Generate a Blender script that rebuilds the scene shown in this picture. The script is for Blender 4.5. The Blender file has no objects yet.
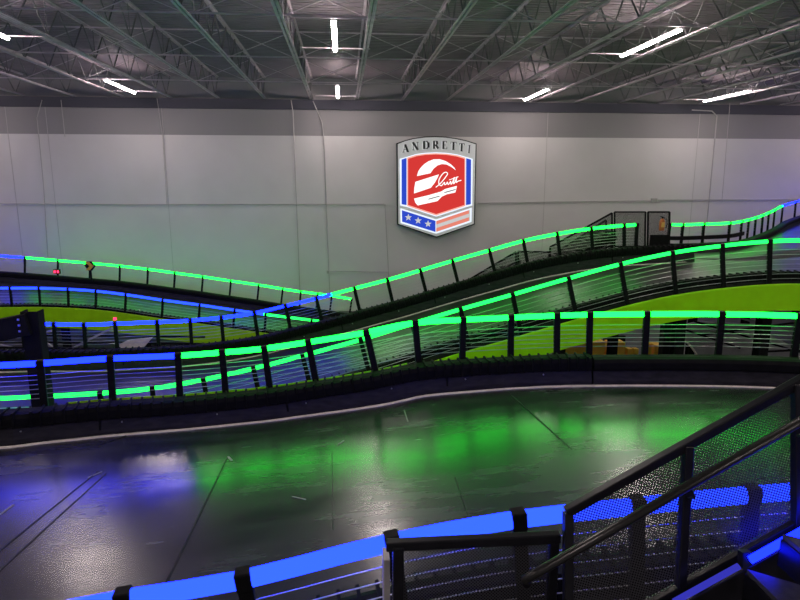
import bpy, math, random
from mathutils import Vector as V
random.seed(7)
S = bpy.context.scene
COL = S.collection

# ---------------------------------------------------------------- camera
F = 604.0
PITCH, YAW, EYE = math.radians(11.06), math.radians(5.3), 6.3
cd = bpy.data.cameras.new('camera'); cam = bpy.data.objects.new('camera', cd); COL.objects.link(cam)
cd.sensor_width = 36; cd.lens = 36 * F / 800; cd.clip_end = 200; cd.clip_start = .05
cam.location = (0, 0, EYE); cam.rotation_euler = (math.pi / 2 - PITCH, 0, -YAW)
S.camera = cam
# ---------------------------------------------------------------- world, exposure
w = bpy.data.worlds.new('world'); S.world = w; w.use_nodes = True
w.node_tree.nodes['Background'].inputs[0].default_value = (.92, .84, .88, 1)
w.node_tree.nodes['Background'].inputs[1].default_value = .19
S.view_settings.view_transform = 'Standard'; S.view_settings.look = 'None'
S.view_settings.gamma = 1; S.view_settings.use_curve_mapping = False
S.view_settings.exposure = 0.0
LAMP = 95.0          # strength of the linear ceiling lamps
LED_G, LED_B = 14.0, 24.0

# ---------------------------------------------------------------- picture measure -> place
fw = V((math.sin(YAW) * math.cos(PITCH), math.cos(YAW) * math.cos(PITCH), -math.sin(PITCH)))
rt = V((math.cos(YAW), -math.sin(YAW), 0))
up = V((math.sin(YAW) * math.sin(PITCH), math.cos(YAW) * math.sin(PITCH), math.cos(PITCH)))
O = V((0, 0, EYE))
def ray(px, py): return fw + rt * ((px - 400) / F) + up * ((300 - py) / F)
def at(px, py, d): return O + ray(px, py) * d
def aty(px, py, Y):
    r = ray(px, py); return O + r * (Y / r.y)
def atz(px, py, z):
    r = ray(px, py); return O + r * ((z - EYE) / r.z)
def proj(p):
    q = p - O; d = q.dot(fw); return 400 + F * q.dot(rt) / d, 300 - F * q.dot(up) / d

# ---------------------------------------------------------------- materials
def nodes(name):
    m = bpy.data.materials.new(name); m.use_nodes = True
    return m, m.node_tree.nodes, m.node_tree.links, m.node_tree.nodes['Principled BSDF']
def mat(name, col, rough=.5, metal=0, emit=None, estr=0, noise=0, scale=6, spec=.5, bump=0, stretch=(1, 1, 1), rvar=0):
    m, n, l, b = nodes(name)
    b.inputs['Base Color'].default_value = (*col, 1); b.inputs['Roughness'].default_value = rough
    b.inputs['Metallic'].default_value = metal; b.inputs['Specular IOR Level'].default_value = spec
    if emit:
        b.inputs['Emission Color'].default_value = (*emit, 1); b.inputs['Emission Strength'].default_value = estr
    if noise or bump or rvar:
        tc = n.new('ShaderNodeTexCoord'); mp = n.new('ShaderNodeMapping'); mp.inputs['Scale'].default_value = stretch
        l.new(tc.outputs['Object'], mp.inputs[0])
        t = n.new('ShaderNodeTexNoise'); t.inputs['Scale'].default_value = scale; t.inputs['Detail'].default_value = 6
        l.new(mp.outputs[0], t.inputs['Vector'])
        if noise:
            r = n.new('ShaderNodeValToRGB')
            r.color_ramp.elements[0].position = .3; r.color_ramp.elements[1].position = .7
            r.color_ramp.elements[0].color = (*[c * (1 - noise) for c in col], 1)
            r.color_ramp.elements[1].color = (*[min(1, c * (1 + noise)) for c in col], 1)
            l.new(t.outputs[0], r.inputs[0]); l.new(r.outputs[0], b.inputs['Base Color'])
        if rvar:
            mr = n.new('ShaderNodeMapRange'); mr.inputs['From Min'].default_value = .3; mr.inputs['From Max'].default_value = .7
            mr.inputs['To Min'].default_value = rough - rvar; mr.inputs['To Max'].default_value = rough + rvar
            l.new(t.outputs[0], mr.inputs[0]); l.new(mr.outputs[0], b.inputs['Roughness'])
        if bump:
            bp = n.new('ShaderNodeBump'); bp.inputs['Strength'].default_value = bump; bp.inputs['Distance'].default_value = .01
            l.new(t.outputs[0], bp.inputs['Height']); l.new(bp.outputs[0], b.inputs['Normal'])
    return m
def emis(name, col, s):
    m = bpy.data.materials.new(name); m.use_nodes = True; n = m.node_tree.nodes; n.clear()
    e = n.new('ShaderNodeEmission'); e.inputs[0].default_value = (*col, 1); e.inputs[1].default_value = s
    o = n.new('ShaderNodeOutputMaterial'); m.node_tree.links.new(e.outputs[0], o.inputs[0]); return m
def perforated(name, col, pitch, hole):
    m, n, l, b = nodes(name)
    b.inputs['Base Color'].default_value = (*col, 1); b.inputs['Roughness'].default_value = .45
    uv = n.new('ShaderNodeUVMap'); uv.uv_map = 'UVMap'
    mp = n.new('ShaderNodeMapping'); mp.inputs['Scale'].default_value = (1 / pitch,) * 3
    mp.inputs['Rotation'].default_value = (0, 0, math.pi / 4)
    l.new(uv.outputs[0], mp.inputs[0])
    fr = n.new('ShaderNodeVectorMath'); fr.operation = 'FRACTION'; l.new(mp.outputs[0], fr.inputs[0])
    sb = n.new('ShaderNodeVectorMath'); sb.operation = 'SUBTRACT'; sb.inputs[1].default_value = (.5, .5, 0)
    l.new(fr.outputs[0], sb.inputs[0])
    ln = n.new('ShaderNodeVectorMath'); ln.operation = 'LENGTH'; l.new(sb.outputs[0], ln.inputs[0])
    gt = n.new('ShaderNodeMath'); gt.operation = 'GREATER_THAN'; gt.inputs[1].default_value = hole
    l.new(ln.outputs['Value'], gt.inputs[0]); l.new(gt.outputs[0], b.inputs['Alpha'])
    return m
def wall_mat():
    m, n, l, b = nodes('painted_concrete')
    b.inputs['Roughness'].default_value = .75
    tc = n.new('ShaderNodeTexCoord'); sp = n.new('ShaderNodeSeparateXYZ'); l.new(tc.outputs['Object'], sp.inputs[0])
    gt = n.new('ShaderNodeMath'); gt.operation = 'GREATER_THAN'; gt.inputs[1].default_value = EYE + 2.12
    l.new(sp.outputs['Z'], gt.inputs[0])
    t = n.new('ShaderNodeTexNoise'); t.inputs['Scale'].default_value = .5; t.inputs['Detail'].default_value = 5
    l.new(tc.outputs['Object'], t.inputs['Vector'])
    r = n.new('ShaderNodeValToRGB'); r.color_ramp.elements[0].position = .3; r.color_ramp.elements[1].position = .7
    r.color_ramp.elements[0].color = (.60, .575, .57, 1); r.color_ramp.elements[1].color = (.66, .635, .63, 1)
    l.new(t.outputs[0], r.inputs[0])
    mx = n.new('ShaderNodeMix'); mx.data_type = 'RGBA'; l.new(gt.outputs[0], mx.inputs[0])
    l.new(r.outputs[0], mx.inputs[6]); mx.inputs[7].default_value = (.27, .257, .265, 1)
    l.new(mx.outputs[2], b.inputs['Base Color']); return m
def track_mat(name='track_coating', r0=.19, r1=.31, k=1.0, spec=.9):
    m, n, l, b = nodes(name)
    tc = n.new('ShaderNodeTexCoord'); mp = n.new('ShaderNodeMapping'); mp.inputs['Scale'].default_value = (.35, 3.0, 1)
    mp.inputs['Rotation'].default_value = (0, 0, .12)
    l.new(tc.outputs['Object'], mp.inputs[0])
    t = n.new('ShaderNodeTexNoise'); t.inputs['Scale'].default_value = 1.6; t.inputs['Detail'].default_value = 8; t.inputs['Roughness'].default_value = .65
    l.new(mp.outputs[0], t.inputs['Vector'])
    t2 = n.new('ShaderNodeTexNoise'); t2.inputs['Scale'].default_value = .7; t2.inputs['Detail'].default_value = 3
    l.new(tc.outputs['Object'], t2.inputs['Vector'])
    ad = n.new('ShaderNodeMath'); ad.operation = 'ADD'; l.new(t.outputs[0], ad.inputs[0]); l.new(t2.outputs[0], ad.inputs[1])
    r = n.new('ShaderNodeValToRGB'); r.color_ramp.elements[0].position = .38; r.color_ramp.elements[1].position = .62
    hf = n.new('ShaderNodeMath'); hf.operation = 'MULTIPLY'; hf.inputs[1].default_value = .5
    l.new(ad.outputs[0], hf.inputs[0]); l.new(hf.outputs[0], r.inputs[0])
    r.color_ramp.elements[0].color = (.012 * k, .012 * k, .014 * k, 1); r.color_ramp.elements[1].color = (.042 * k, .040 * k, .041 * k, 1)
    l.new(r.outputs[0], b.inputs['Base Color'])
    mr = n.new('ShaderNodeMapRange'); mr.inputs['From Min'].default_value = .35; mr.inputs['From Max'].default_value = .65
    mr.inputs['To Min'].default_value = r0; mr.inputs['To Max'].default_value = r1
    l.new(hf.outputs[0], mr.inputs[0]); l.new(mr.outputs[0], b.inputs['Roughness'])
    b.inputs['Specular IOR Level'].default_value = spec
    return m
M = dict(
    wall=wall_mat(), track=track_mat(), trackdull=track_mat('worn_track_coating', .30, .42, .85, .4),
    ground=mat('dark_ground', (.035, .035, .04), .45, noise=.4, scale=2),
    deck=mat('roof_deck_steel', (.24, .20, .225), .55, .2, noise=.15, scale=1.5),
    steel=mat('joist_steel', (.58, .50, .55), .5, .2, noise=.2, scale=3),
    mattblack=mat('matt_black_paint', (.008, .008, .008), .8, spec=.1, noise=.3, scale=5),
    webshade=mat('web_steel_shaded', (.17, .165, .17), .55, noise=.3, scale=3),  # joist steel darkened so the webs' unlit side is in the colour
    black=mat('black_steel', (.006, .006, .007), .55, spec=.12, noise=.3, scale=20),
    rubber=mat('black_rubber', (.005, .005, .0055), .65, spec=.10, noise=.4, scale=8),
    barrier=mat('barrier_vinyl', (.018, .017, .019), .5, spec=.2, noise=.5, scale=5, stretch=(1, 1, 4)),
    cable=mat('wire_cable', (.55, .55, .56), .3, .8),
    line=mat('white_edge_paint', (.72, .66, .60), .6, noise=.12, scale=14),
    lime=mat('lime_fascia', (.33, .74, .002), .45, spec=.25, noise=.08, scale=3),
    green=emis('green_led', (.0030, 1, .024), LED_G),
    blue=emis('blue_led', (.0016, .0052, 1), LED_B),
    green_outer=emis('green_led_back', (.010, 1, .070), 4.0),
    blue_outer=emis('blue_led_back', (.010, .035, 1), 5.0),
    green_both=emis('green_led_both', (.0045, 1, .040), 8.0),
    blue_both=emis('blue_led_both', (.0030, .0095, 1), 14.0),
    lamp=emis('lamp_diffuser', (1, .85, .83), LAMP),
    lampbody=mat('lamp_body', (.6, .6, .6), .4),
    conduit=mat('conduit_metal', (.42, .40, .39), .5, .1),
    wavy=mat('dark_cable', (.24, .23, .23), .6),
    seam=mat('wall_joint', (.46, .44, .43), .8),
    ledger=mat('ledger_steel', (.06, .06, .08), .8),
    perf=perforated('perforated_black_steel', (.035, .035, .040), .0125, .33),
    perffar=perforated('perforated_far_steel', (.02, .02, .02), .02, .34),
    orange=mat('orange_panel', (.95, .50, .05), .5, noise=.1, scale=2),
    greysteel=mat('grey_lower_panel', (.30, .30, .31), .5, .1, noise=.2, scale=2),
    silver=mat('sign_silver', (.62, .62, .62), .45, .2, emit=(.6, .62, .62), estr=.26),
    signblack=mat('sign_black', (.01, .01, .01), .4),
    signred=emis('sign_red', (.72, .045, .040), .95),
    signblue=emis('sign_blue', (.030, .075, .62), .95),
    signwhite=emis('sign_white', (1, 1, 1), 1.15),
    signglow=emis('sign_rim', (.80, .88, 1), 1.15),
    signpink=emis('sign_pink_rim', (1, .45, .36), 1.0),
    stripe=emis('sign_stripe', (.86, .25, .18), .95),
    star=emis('sign_star', (.75, .75, .75), .8),
    graylogo=mat('sign_grey_line', (.25, .2, .2), .5),
    yellow=mat('yellow_sheet', (.75, .42, .03), .5, emit=(.75, .42, .03), estr=.0),
    red=emis('red_lamp', (1, .03, .10), 3.0),
    extred=mat('extinguisher_red', (.46, .13, .03), .35),
    extgold=mat('extinguisher_plate', (.75, .42, .10), .3),
    grip=mat('handrail_steel', (.035, .034, .033), .28, .6),
    blackgloss=mat('stair_black_paint', (.010, .010, .013), .3, spec=.3, noise=.3, scale=10),
    tread=mat('tread_steel', (.055, .055, .065), .35, noise=.3, scale=30),
)

# ---------------------------------------------------------------- mesh helpers
class MB:
    def __init__(s): s.v = []; s.f = []; s.uv = None
    def poly(s, pts):
        k = len(s.v); s.v += [V(p) for p in pts]; s.f.append(list(range(k, k + len(pts)))); return s
    def box(s, c, sx, sy, sz):
        c = V(c); return s.obox(c, V((sx / 2, 0, 0)), V((0, sy / 2, 0)), V((0, 0, sz / 2)))
    def obox(s, c, a, b, d):
        k = len(s.v)
        for i in (-1, 1):
            for j in (-1, 1):
                for h in (-1, 1): s.v.append(V(c) + a * i + b * j + d * h)
        for q in ((0, 1, 3, 2), (4, 6, 7, 5), (0, 4, 5, 1), (2, 3, 7, 6), (0, 2, 6, 4), (1, 5, 7, 3)):
            s.f.append([k + i for i in q])
        return s
    def bar(s, p, q, w_, h_, upv=V((0, 0, 1))):
        p, q = V(p), V(q); t = (q - p); L = t.length; t = t / L
        side = t.cross(upv)
        if side.length < .01: side = t.cross(V((0, 1, 0)))
        side.normalize(); u = side.cross(t).normalized()
        return s.obox((p + q) / 2, t * (L / 2), side * (w_ / 2), u * (h_ / 2))
    def tube(s, pts, r, n=8, cap=True):
        pts = [V(p) for p in pts]; k0 = len(s.v); ref = None
        for i, p in enumerate(pts):
            t = (pts[min(i + 1, len(pts) - 1)] - pts[max(i - 1, 0)]).normalized()
            if ref is None:
                ref = t.cross(V((0, 0, 1)))
                if ref.length < .05: ref = t.cross(V((0, 1, 0)))
            a = (ref - t * ref.dot(t)).normalized(); ref = a; b = t.cross(a)
            for j in range(n):
                an = 2 * math.pi * j / n; s.v.append(p + a * (r * math.cos(an)) + b * (r * math.sin(an)))
        for i in range(len(pts) - 1):
            for j in range(n):
                s.f.append([k0 + i * n + j, k0 + i * n + (j + 1) % n, k0 + (i + 1) * n + (j + 1) % n, k0 + (i + 1) * n + j])
        if cap:
            s.f.append([k0 + j for j in range(n)][::-1]); s.f.append([k0 + (len(pts) - 1) * n + j for j in range(n)])
        return s
    def sweep(s, fr, prof, cap=True):
        """fr: list of (point, side, up); prof: list of (offset, height)"""
        k0 = len(s.v); n = len(prof)
        for p, sd, u in fr:
            for a, h in prof: s.v.append(p + sd * a + u * h)
        for i in range(len(fr) - 1):
            for j in range(n):
                s.f.append([k0 + i * n + j, k0 + i * n + (j + 1) % n, k0 + (i + 1) * n + (j + 1) % n, k0 + (i + 1) * n + j])
        if cap:
            s.f.append([k0 + j for j in range(n)][::-1]); s.f.append([k0 + (len(fr) - 1) * n + j for j in range(n)])
        return s
    def prism(s, xz, y0, y1):
        """polygon in X,Z extruded from y0 (front) to y1 (back)"""
        k = len(s.v); n = len(xz)
        for x, z in xz: s.v.append(V((x, y0, z)))
        for x, z in xz: s.v.append(V((x, y1, z)))
        s.f.append(list(range(k, k + n))); s.f.append(list(range(k + n, k + 2 * n))[::-1])
        for j in range(n): s.f.append([k + j, k + (j + 1) % n, k + n + (j + 1) % n, k + n + j])
        return s
    def lathe(s, c, prof, n=16):
        k = len(s.v); c = V(c)
        for r, z in prof:
            for j in range(n):
                a = 2 * math.pi * j / n; s.v.append(c + V((r * math.cos(a), r * math.sin(a), z)))
        for i in range(len(prof) - 1):
            for j in range(n):
                s.f.append([k + i * n + j, k + i * n + (j + 1) % n, k + (i + 1) * n + (j + 1) % n, k + (i + 1) * n + j])
        s.f.append([k + j for j in range(n)][::-1]); s.f.append([k + (len(prof) - 1) * n + j for j in range(n)])
        return s
    def build(s, name, m, parent=None, smooth=False, bevel=0, fix=True):
        me = bpy.data.meshes.new(name)
        base = V(parent.location) if parent else V((0, 0, 0))
        if parent and parent.parent: base = parent.matrix_world_base
        me.from_pydata([tuple(v - base) for v in s.v], [], s.f)
        if fix:
            import bmesh
            b = bmesh.new(); b.from_mesh(me); bmesh.ops.recalc_face_normals(b, faces=b.faces); b.to_mesh(me); b.free()
        if s.uv:
            l = me.uv_layers.new(name='UVMap')
            for i, lp in enumerate(me.loops): l.data[i].uv = s.uv[lp.vertex_index]
        me.materials.append(M[m])
        if smooth:
            for p in me.polygons: p.use_smooth = True
        o = bpy.data.objects.new(name, me); COL.objects.link(o)
        if parent: o.parent = parent
        if bevel:
            bv = o.modifiers.new('bevel', 'BEVEL'); bv.width = bevel; bv.segments = 2; bv.limit_method = 'ANGLE'
        return o
def tag(o, label=None, cat=None, group=None, kind=None):
    if label: o['label'] = label
    if cat: o['category'] = cat
    if group: o['group'] = group
    if kind: o['kind'] = kind
    return o
def empty(name, loc, label, cat, group=None):
    o = bpy.data.objects.new(name, None); COL.objects.link(o); o.location = loc; o.empty_display_size = .2
    return tag(o, label, cat, group)
def sub(mb, name, m, part, **k):
    """sub-part: parent is a part whose own parent is the thing (parts have no offset of their own)"""
    o = MB.build(mb, name, m, None, **k)
    b = V(part.parent.location)
    o.data.transform(__import__('mathutils').Matrix.Translation(-b)); o.parent = part
    return o
def structure(o, label=None):
    o['kind'] = 'structure'
    if label: o['label'] = label
    return o

def catmull(pts, n=10):
    P = [pts[0] * 2 - pts[1]] + pts + [pts[-1] * 2 - pts[-2]]; out = []
    for i in range(1, len(P) - 2):
        a, b, c, d = P[i - 1:i + 3]
        for k in range(n):
            t = k / n
            out.append(.5 * ((2 * b) + (c - a) * t + (2 * a - 5 * b + 4 * c - d) * t * t + (3 * b - a - 3 * c + d) * t ** 3))
    out.append(P[-2]); return out

class Curve:
    """rail-top curve in space, with arc length"""
    def __init__(s, ctrl, H, toward):
        s.p = catmull([at(*c) for c in ctrl], 10); s.H = H
        s.L = [0]
        for a, b in zip(s.p, s.p[1:]): s.L.append(s.L[-1] + (b - a).length)
        s.toward = toward
        s.px = [proj(q)[0] for q in s.p]
    def frame(s, l):
        l = max(0, min(s.L[-1] - 1e-6, l)); i = 0
        lo, hi = 0, len(s.L) - 1
        while hi - lo > 1:
            m = (lo + hi) // 2
            if s.L[m] <= l: lo = m
            else: hi = m
        t = (l - s.L[lo]) / (s.L[lo + 1] - s.L[lo]); p = s.p[lo].lerp(s.p[lo + 1], t)
        i0, i1 = max(lo - 2, 0), min(lo + 3, len(s.p) - 1)
        tg = (s.p[i1] - s.p[i0]).normalized()
        sd = V((tg.y, -tg.x, 0)).normalized()
        if (sd.dot(V((0, 0, 0)) - V((p.x, p.y, 0))) > 0) != s.toward: sd = -sd
        u = sd.cross(tg); u = u if u.z > 0 else -u
        return p - u * s.H, sd, u.normalized()      # base point under the rail
    def atpx(s, x):
        for i in range(len(s.px) - 1):
            if s.px[i] <= x <= s.px[i + 1]:
                t = (x - s.px[i]) / (s.px[i + 1] - s.px[i]); return s.L[i] + t * (s.L[i + 1] - s.L[i])
        return s.L[0] if x < s.px[0] else s.L[-1]
    def frames(s, l0, l1, step):
        n = max(1, int(math.ceil((l1 - l0) / step)))
        return [s.frame(l0 + (l1 - l0) * k / n) for k in range(n + 1)]

def fence(c, posts, cuts, label, n_cable=5, low=.48, pw=.10, tube_h=.13, group=None, back='_outer'):
    """cuts: list of (picture x, colour) - colour used from that x on"""
    ls = [c.atpx(x) for x in posts]
    root = empty('guard_fence', c.frame(ls[len(ls) // 2])[0], label, 'fence', group)
    H = c.H
    for l in ls:
        p, sd, u = c.frame(l); t = sd.cross(u)
        m = MB(); m.obox(p + u * (H - .04) / 2, t * (pw / 2), sd * .035, u * ((H + .04) / 2))
        for tt in (-1, 1): m.obox(p + u * .02 + t * tt * .0, t * (pw * .5 + .04), sd * .07, u * .012)
        po = m.build('post', 'black', root, bevel=.006)
        # bracket that closes around the light tube
        sub(MB().obox(p + u * (H - tube_h * .5), t * (pw * .5 + .003), sd * .054, u * (tube_h * .5 + .006)), 'tube_bracket', 'black', po, bevel=.012)
    cutl = [(c.atpx(x), k) for x, k in cuts]
    prof = [(-.045, -.045), (-.032, -.012), (-.012, 0), (.012, 0), (.032, -.012), (.045, -.045),
            (.045, -tube_h + .03), (.03, -tube_h + .008), (0, -tube_h), (-.03, -tube_h + .008), (-.045, -tube_h + .03)]
    for a, b in zip(ls, ls[1:]):
        a2, b2 = a + pw * .40, b - pw * .40
        br = [a2] + [l for l, k in cutl if a2 < l < b2] + [b2]
        for q, r in zip(br, br[1:]):
            mid = (q + r) / 2; k = [kk for l, kk in cutl if l <= mid]
            k = k[-1] if k else cutl[0][1]
            fr = [(p + u * H, sd, u) for p, sd, u in c.frames(q, r, .35)]
            tb = MB().sweep(fr, prof).build('glow_tube', k, root, smooth=False)
            tb.data.materials.append(M[k + back]); n_ = len(prof)
            for f in range((len(fr) - 1) * n_):
                if not 3 <= f % n_ <= 7: tb.data.polygons[f].material_index = 1
    for i in range(n_cable):
        h = low + (H - .2 - low) * (i + .3) / (n_cable - .4)
        fr = c.frames(ls[0], ls[-1], .3)
        MB().tube([p + u * h for p, sd, u in fr], .0055, 5).build('cable', 'cable', root, smooth=True)
    return root

def barrier(c, l0, l1, label, ribs=True, off=(.12, .40), h=.44, bolts=True):
    a, b = off; k = h / .44
    root = empty('crash_barrier', c.frame((l0 + l1) / 2)[0], label, 'barrier')
    fr = c.frames(l0, l1, .25)
    lowp = [(b - .02, -.04), (b - .03, .05 * k), (b - .07, .20 * k), (b - .09, .225 * k), (a, .225 * k), (a, -.04)]
    MB().sweep(fr, lowp).build('kick_panel', 'barrier', root)
    top = [(b - .06, .225 * k), (b - .02, .25 * k), (b - .02, .36 * k), (b - .05, .42 * k), (b - .11, .44 * k), (a + .02, .44 * k), (a, .42 * k), (a, .225 * k)]
    tb = MB().sweep(fr, top)
    if ribs:
        n = int((l1 - l0) / .15)
        for i in range(n):
            p, sd, u = c.frame(l0 + (l1 - l0) * (i + .5) / n); t = sd.cross(u)
            tb.obox(p + sd * ((a + b) / 2 - .005) + u * (.345 * k), t * .014, sd * ((b - a) / 2 + .008), u * (.115 * k))
    tb.build('bumper_band', 'rubber', root)
    if bolts:
        n = int((l1 - l0) / 1.3)
        for i in range(min(n, 40)):
            p, sd, u = c.frame(l0 + (l1 - l0) * (i + .4) / n); t = sd.cross(u)
            q = p + sd * (b - .055) + u * (.17 * k)
            MB().obox(q, t * .009, sd * .012, u * .009).build('bolt', 'cable', root)
            if i % 2 == 0:
                MB().obox(q + t * .3, t * .015, sd * .02, u * .15).build('joint_strap', 'rubber', root)
    return root

def fascia_part(c, l0, l1, top, bot, parent, out=-.06):
    fr = c.frames(l0, l1, .3)
    return MB().sweep(fr, [(out, bot), (out, top), (out - .02, top), (out - .03, top - .03), (out - .03, bot)]).build('fascia', 'lime', parent)

GRIDS = {}
def deck(A, B, thick, name, label, m='trackdull', cols=7, fracs=None, soft=0, line=None):
    """A, B: far and near edges as point lists of equal length"""
    root = empty(name, (A[len(A) // 2] + B[len(B) // 2]) / 2, label, 'race track')
    mb = MB(); n = len(A)
    fracs = fracs or [j / cols for j in range(cols + 1)]; cols = len(fracs) - 1
    G = [[A[i].lerp(B[i], t) for t in fracs] for i in range(n)]
    if line:
        for i in range(n):
            t = A[min(i + 1, n - 1)] - A[max(i - 1, 0)]; t.z = 0; t.normalize(); d = B[i] - A[i]; d.z = 0
            perp = abs(d.x * t.y - d.y * t.x)
            G[i][1] = A[i].lerp(B[i], line / perp); G[i][2] = A[i].lerp(B[i], (line + .085) / perp)
    if soft:
        for j, t in enumerate(fracs):
            k = 0 if j < 3 else int(round(soft * min(1, t * 2.2)))
            z = [G[i][j].z for i in range(n)]
            for i in range(n):
                kk = min(k, i, n - 1 - i); G[i][j].z = sum(z[i - kk:i + kk + 1]) / (2 * kk + 1)
    for row in G: mb.v += [p.copy() for p in row]
    for row in G: mb.v += [p - V((0, 0, thick)) for p in row]
    GRIDS[name + label[:4]] = G
    W = cols + 1; N = n * W
    for i in range(n - 1):
        for j in range(cols):
            q = [i * W + j, (i + 1) * W + j, (i + 1) * W + j + 1, i * W + j + 1]
            mb.f.append(q); mb.f.append([N + x for x in q][::-1])
        for j in (0, cols): mb.f.append([i * W + j, (i + 1) * W + j, N + (i + 1) * W + j, N + i * W + j])
    for i in (0, n - 1):
        for j in range(cols): mb.f.append([i * W + j, i * W + j + 1, N + i * W + j + 1, N + i * W + j])
    o = mb.build('track_surface', m, root, smooth=False)
    for p in o.data.polygons:
        if abs(p.normal.z) > .7: p.use_smooth = True
    return root

def edge_pts(c, l0, l1, n, off, h=0):
    out = []
    for k in range(n):
        p, sd, u = c.frame(l0 + (l1 - l0) * k / (n - 1)); out.append(p + sd * off + V((0, 0, h)))
    return out
def line_part(A, B, parent, off=.53, w_=.075):
    fr = []
    for i in range(len(A)):
        a, b = A[i], B[i]; t = (A[min(i + 1, len(A) - 1)] - A[max(i - 1, 0)]).normalized()
        d = (b - a).normalized(); nn = t.cross(d).normalized(); nn = nn if nn.z > 0 else -nn
        sd = nn.cross(t); sd = sd if sd.dot(d) > 0 else -sd
        fr.append((a + d * (off / max(.35, d.dot(sd))), sd, nn))
    return MB().sweep(fr, [(0, .004), (0, .014), (w_, .014), (w_, .004)]).build('edge_line', 'line', parent)

# ================================================================ THE HALL
WY, X0, X1, YB = 29.5, -26.0, 36.0, -8.0
RZ = EYE + 4.68         # underside of the roof deck
BZ = EYE + 3.75         # bottom chords
structure(MB().box(((X0 + X1) / 2, (WY + YB) / 2, -.1), X1 - X0, WY - YB, .2).build('floor', 'ground'))
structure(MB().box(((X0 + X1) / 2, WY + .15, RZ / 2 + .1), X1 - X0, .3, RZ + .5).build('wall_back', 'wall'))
# corrugated roof deck, ribs running along X
m = MB(); y = YB; k = 0; xs = (X0, X1); pr = []
while y < WY:
    pr += [(y, RZ), (y + .10, RZ), (y + .135, RZ + .045), (y + .20, RZ + .045)]; y += .235
pr.append((WY, RZ))
for x in xs:
    for yy, zz in pr: m.v.append(V((x, yy, zz)))
n = len(pr)
for i in range(n - 1): m.f.append([i, i + 1, n + i + 1, n + i])
for x in xs:
    for yy, zz in ((YB, RZ + .12), (WY, RZ + .12)): m.v.append(V((x, yy, zz)))
m.f += [[2 * n, 2 * n + 1, 2 * n + 3, 2 * n + 2]]
structure(m.build('ceiling', 'deck'))
structure(MB().box(((X0 + X1) / 2, WY - .05, BZ - .24), X1 - X0, .10, .44).build('trim_1', 'ledger'))
# joints between the wall panels
for i, (x, z0, z1) in enumerate([(-13.2, 0, BZ - .3), (-8.15, 0, BZ - .3), (9.9, 0, BZ - .3), (17.6, 0, BZ - .3), (-14.9, 0, BZ - .3)]):
    structure(MB().box((x, WY - .004, (z0 + z1) / 2), .022, .012, z1 - z0).build('trim_%d' % (i + 2), 'seam'))

# ---- roof joists
def joist_tree(x, label):
    root = empty('roof_joist', (x, 10, BZ), label, 'roof joist', 'open web roof joists')
    ya, yb = YB + .3, WY - .05
    tc, bc, wb = MB(), MB(), MB()
    for s in (-1, 1):
        for mb, z, d in ((tc, RZ - .035, -1), (bc, BZ + .03, 1)):
            mb.box((x + s * .050, (ya + yb) / 2, z - d * .028), .062, yb - ya, .009)
            mb.box((x + s * .018, (ya + yb) / 2, z + d * 0.0), .009, yb - ya, .055)
    y = yb; i = 0; zt, zb = RZ - .05, BZ + .02; st = .78
    while y - 2 * st > ya:
        wb.tube([(x, y, zt), (x, y - st, zb)], .021, 6); wb.tube([(x, y - st, zb), (x, y - 2 * st, zt)], .021, 6)
        wb.tube([(x, y - st, zt), (x, y - st, zb)], .011, 5) if i % 2 else None
        y -= 2 * st; i += 1
    tc.build('top_chord', 'steel', root); bc.build('bottom_chord', 'steel', root); wb.build('web', 'webshade', root)
    return root
ORD = ['nearest', 'second', 'third', 'fourth', 'fifth', 'sixth', 'seventh', 'eighth', 'ninth', 'tenth', 'eleventh', 'twelfth', 'thirteenth', 'fourteenth']
JX = [.72 + 2.1 * k for k in range(-9, 14)]
j0 = joist_tree(JX[0], 'open web steel roof joist, ninth to the left of the middle lamps')
for x in JX[1:]:
    r = j0.copy(); r.location = (x, 10, BZ); COL.objects.link(r)
    k = round((x - .72) / 2.1); r['label'] = 'open web steel roof joist, %s to the %s of the middle lamps' % (ORD[k if k >= 0 else -k - 1], 'right' if k >= 0 else 'left')
    for ch in list(j0.children):
        c2 = ch.copy(); c2.parent = r; COL.objects.link(c2)
# ---- bridging between the joists
for (y, z, lab) in [(15.3, BZ + .075, 'thin steel bridging bar across the joists above the nearest central lamp'),
                    (20.2, BZ + .075, 'thin steel bridging bar across the joists midway to the back wall'),
                    (25.0, BZ + .075, 'thin steel bridging bar across the joists nearest the back wall'),
                    (20.2, RZ - .11, 'upper steel bridging bar close under the roof deck midway to the back wall'),
                    (10.2, BZ + .075, 'thin steel bridging bar across the joists nearest the camera')]:
    tag(MB().bar((X0 + 1, y, z), (X1 - 2, y, z), .035, .035).build('bridging_bar', 'steel'), lab, 'bridging bar')
cb0 = None
for y, rl in [(10.2, 'nearest row from the camera'), (15.3, 'second row from the camera'), (20.2, 'third row from the camera'), (25.0, 'row nearest the back wall')]:
    for x in JX[2:-3]:
        if cb0 is None:
            mb = MB()
            for a, b in ((0, 1), (1, 0)):
                z0, z1 = (BZ + .06, RZ - .08) if a == 0 else (RZ - .08, BZ + .06)
                mb.tube([V((.04, a * .03, z0)), V((2.06, a * .03, z1))], .013, 6)
            cb0 = mb.build('cross_brace', 'steel'); o = cb0
        else:
            o = cb0.copy(); COL.objects.link(o)
        o.location = (x, y + .03, 0)
        k = round((x - .72) / 2.1) + 1
        bay = 'in the bay of the middle lamps' if k == 0 else '%s bay %s of the middle lamps' % (ORD[abs(k) - 1], 'right' if k > 0 else 'left')
        tag(o, 'crossed brace between joists, %s, %s' % (bay, rl), 'cross brace', 'cross braces, ' + rl)

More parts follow.
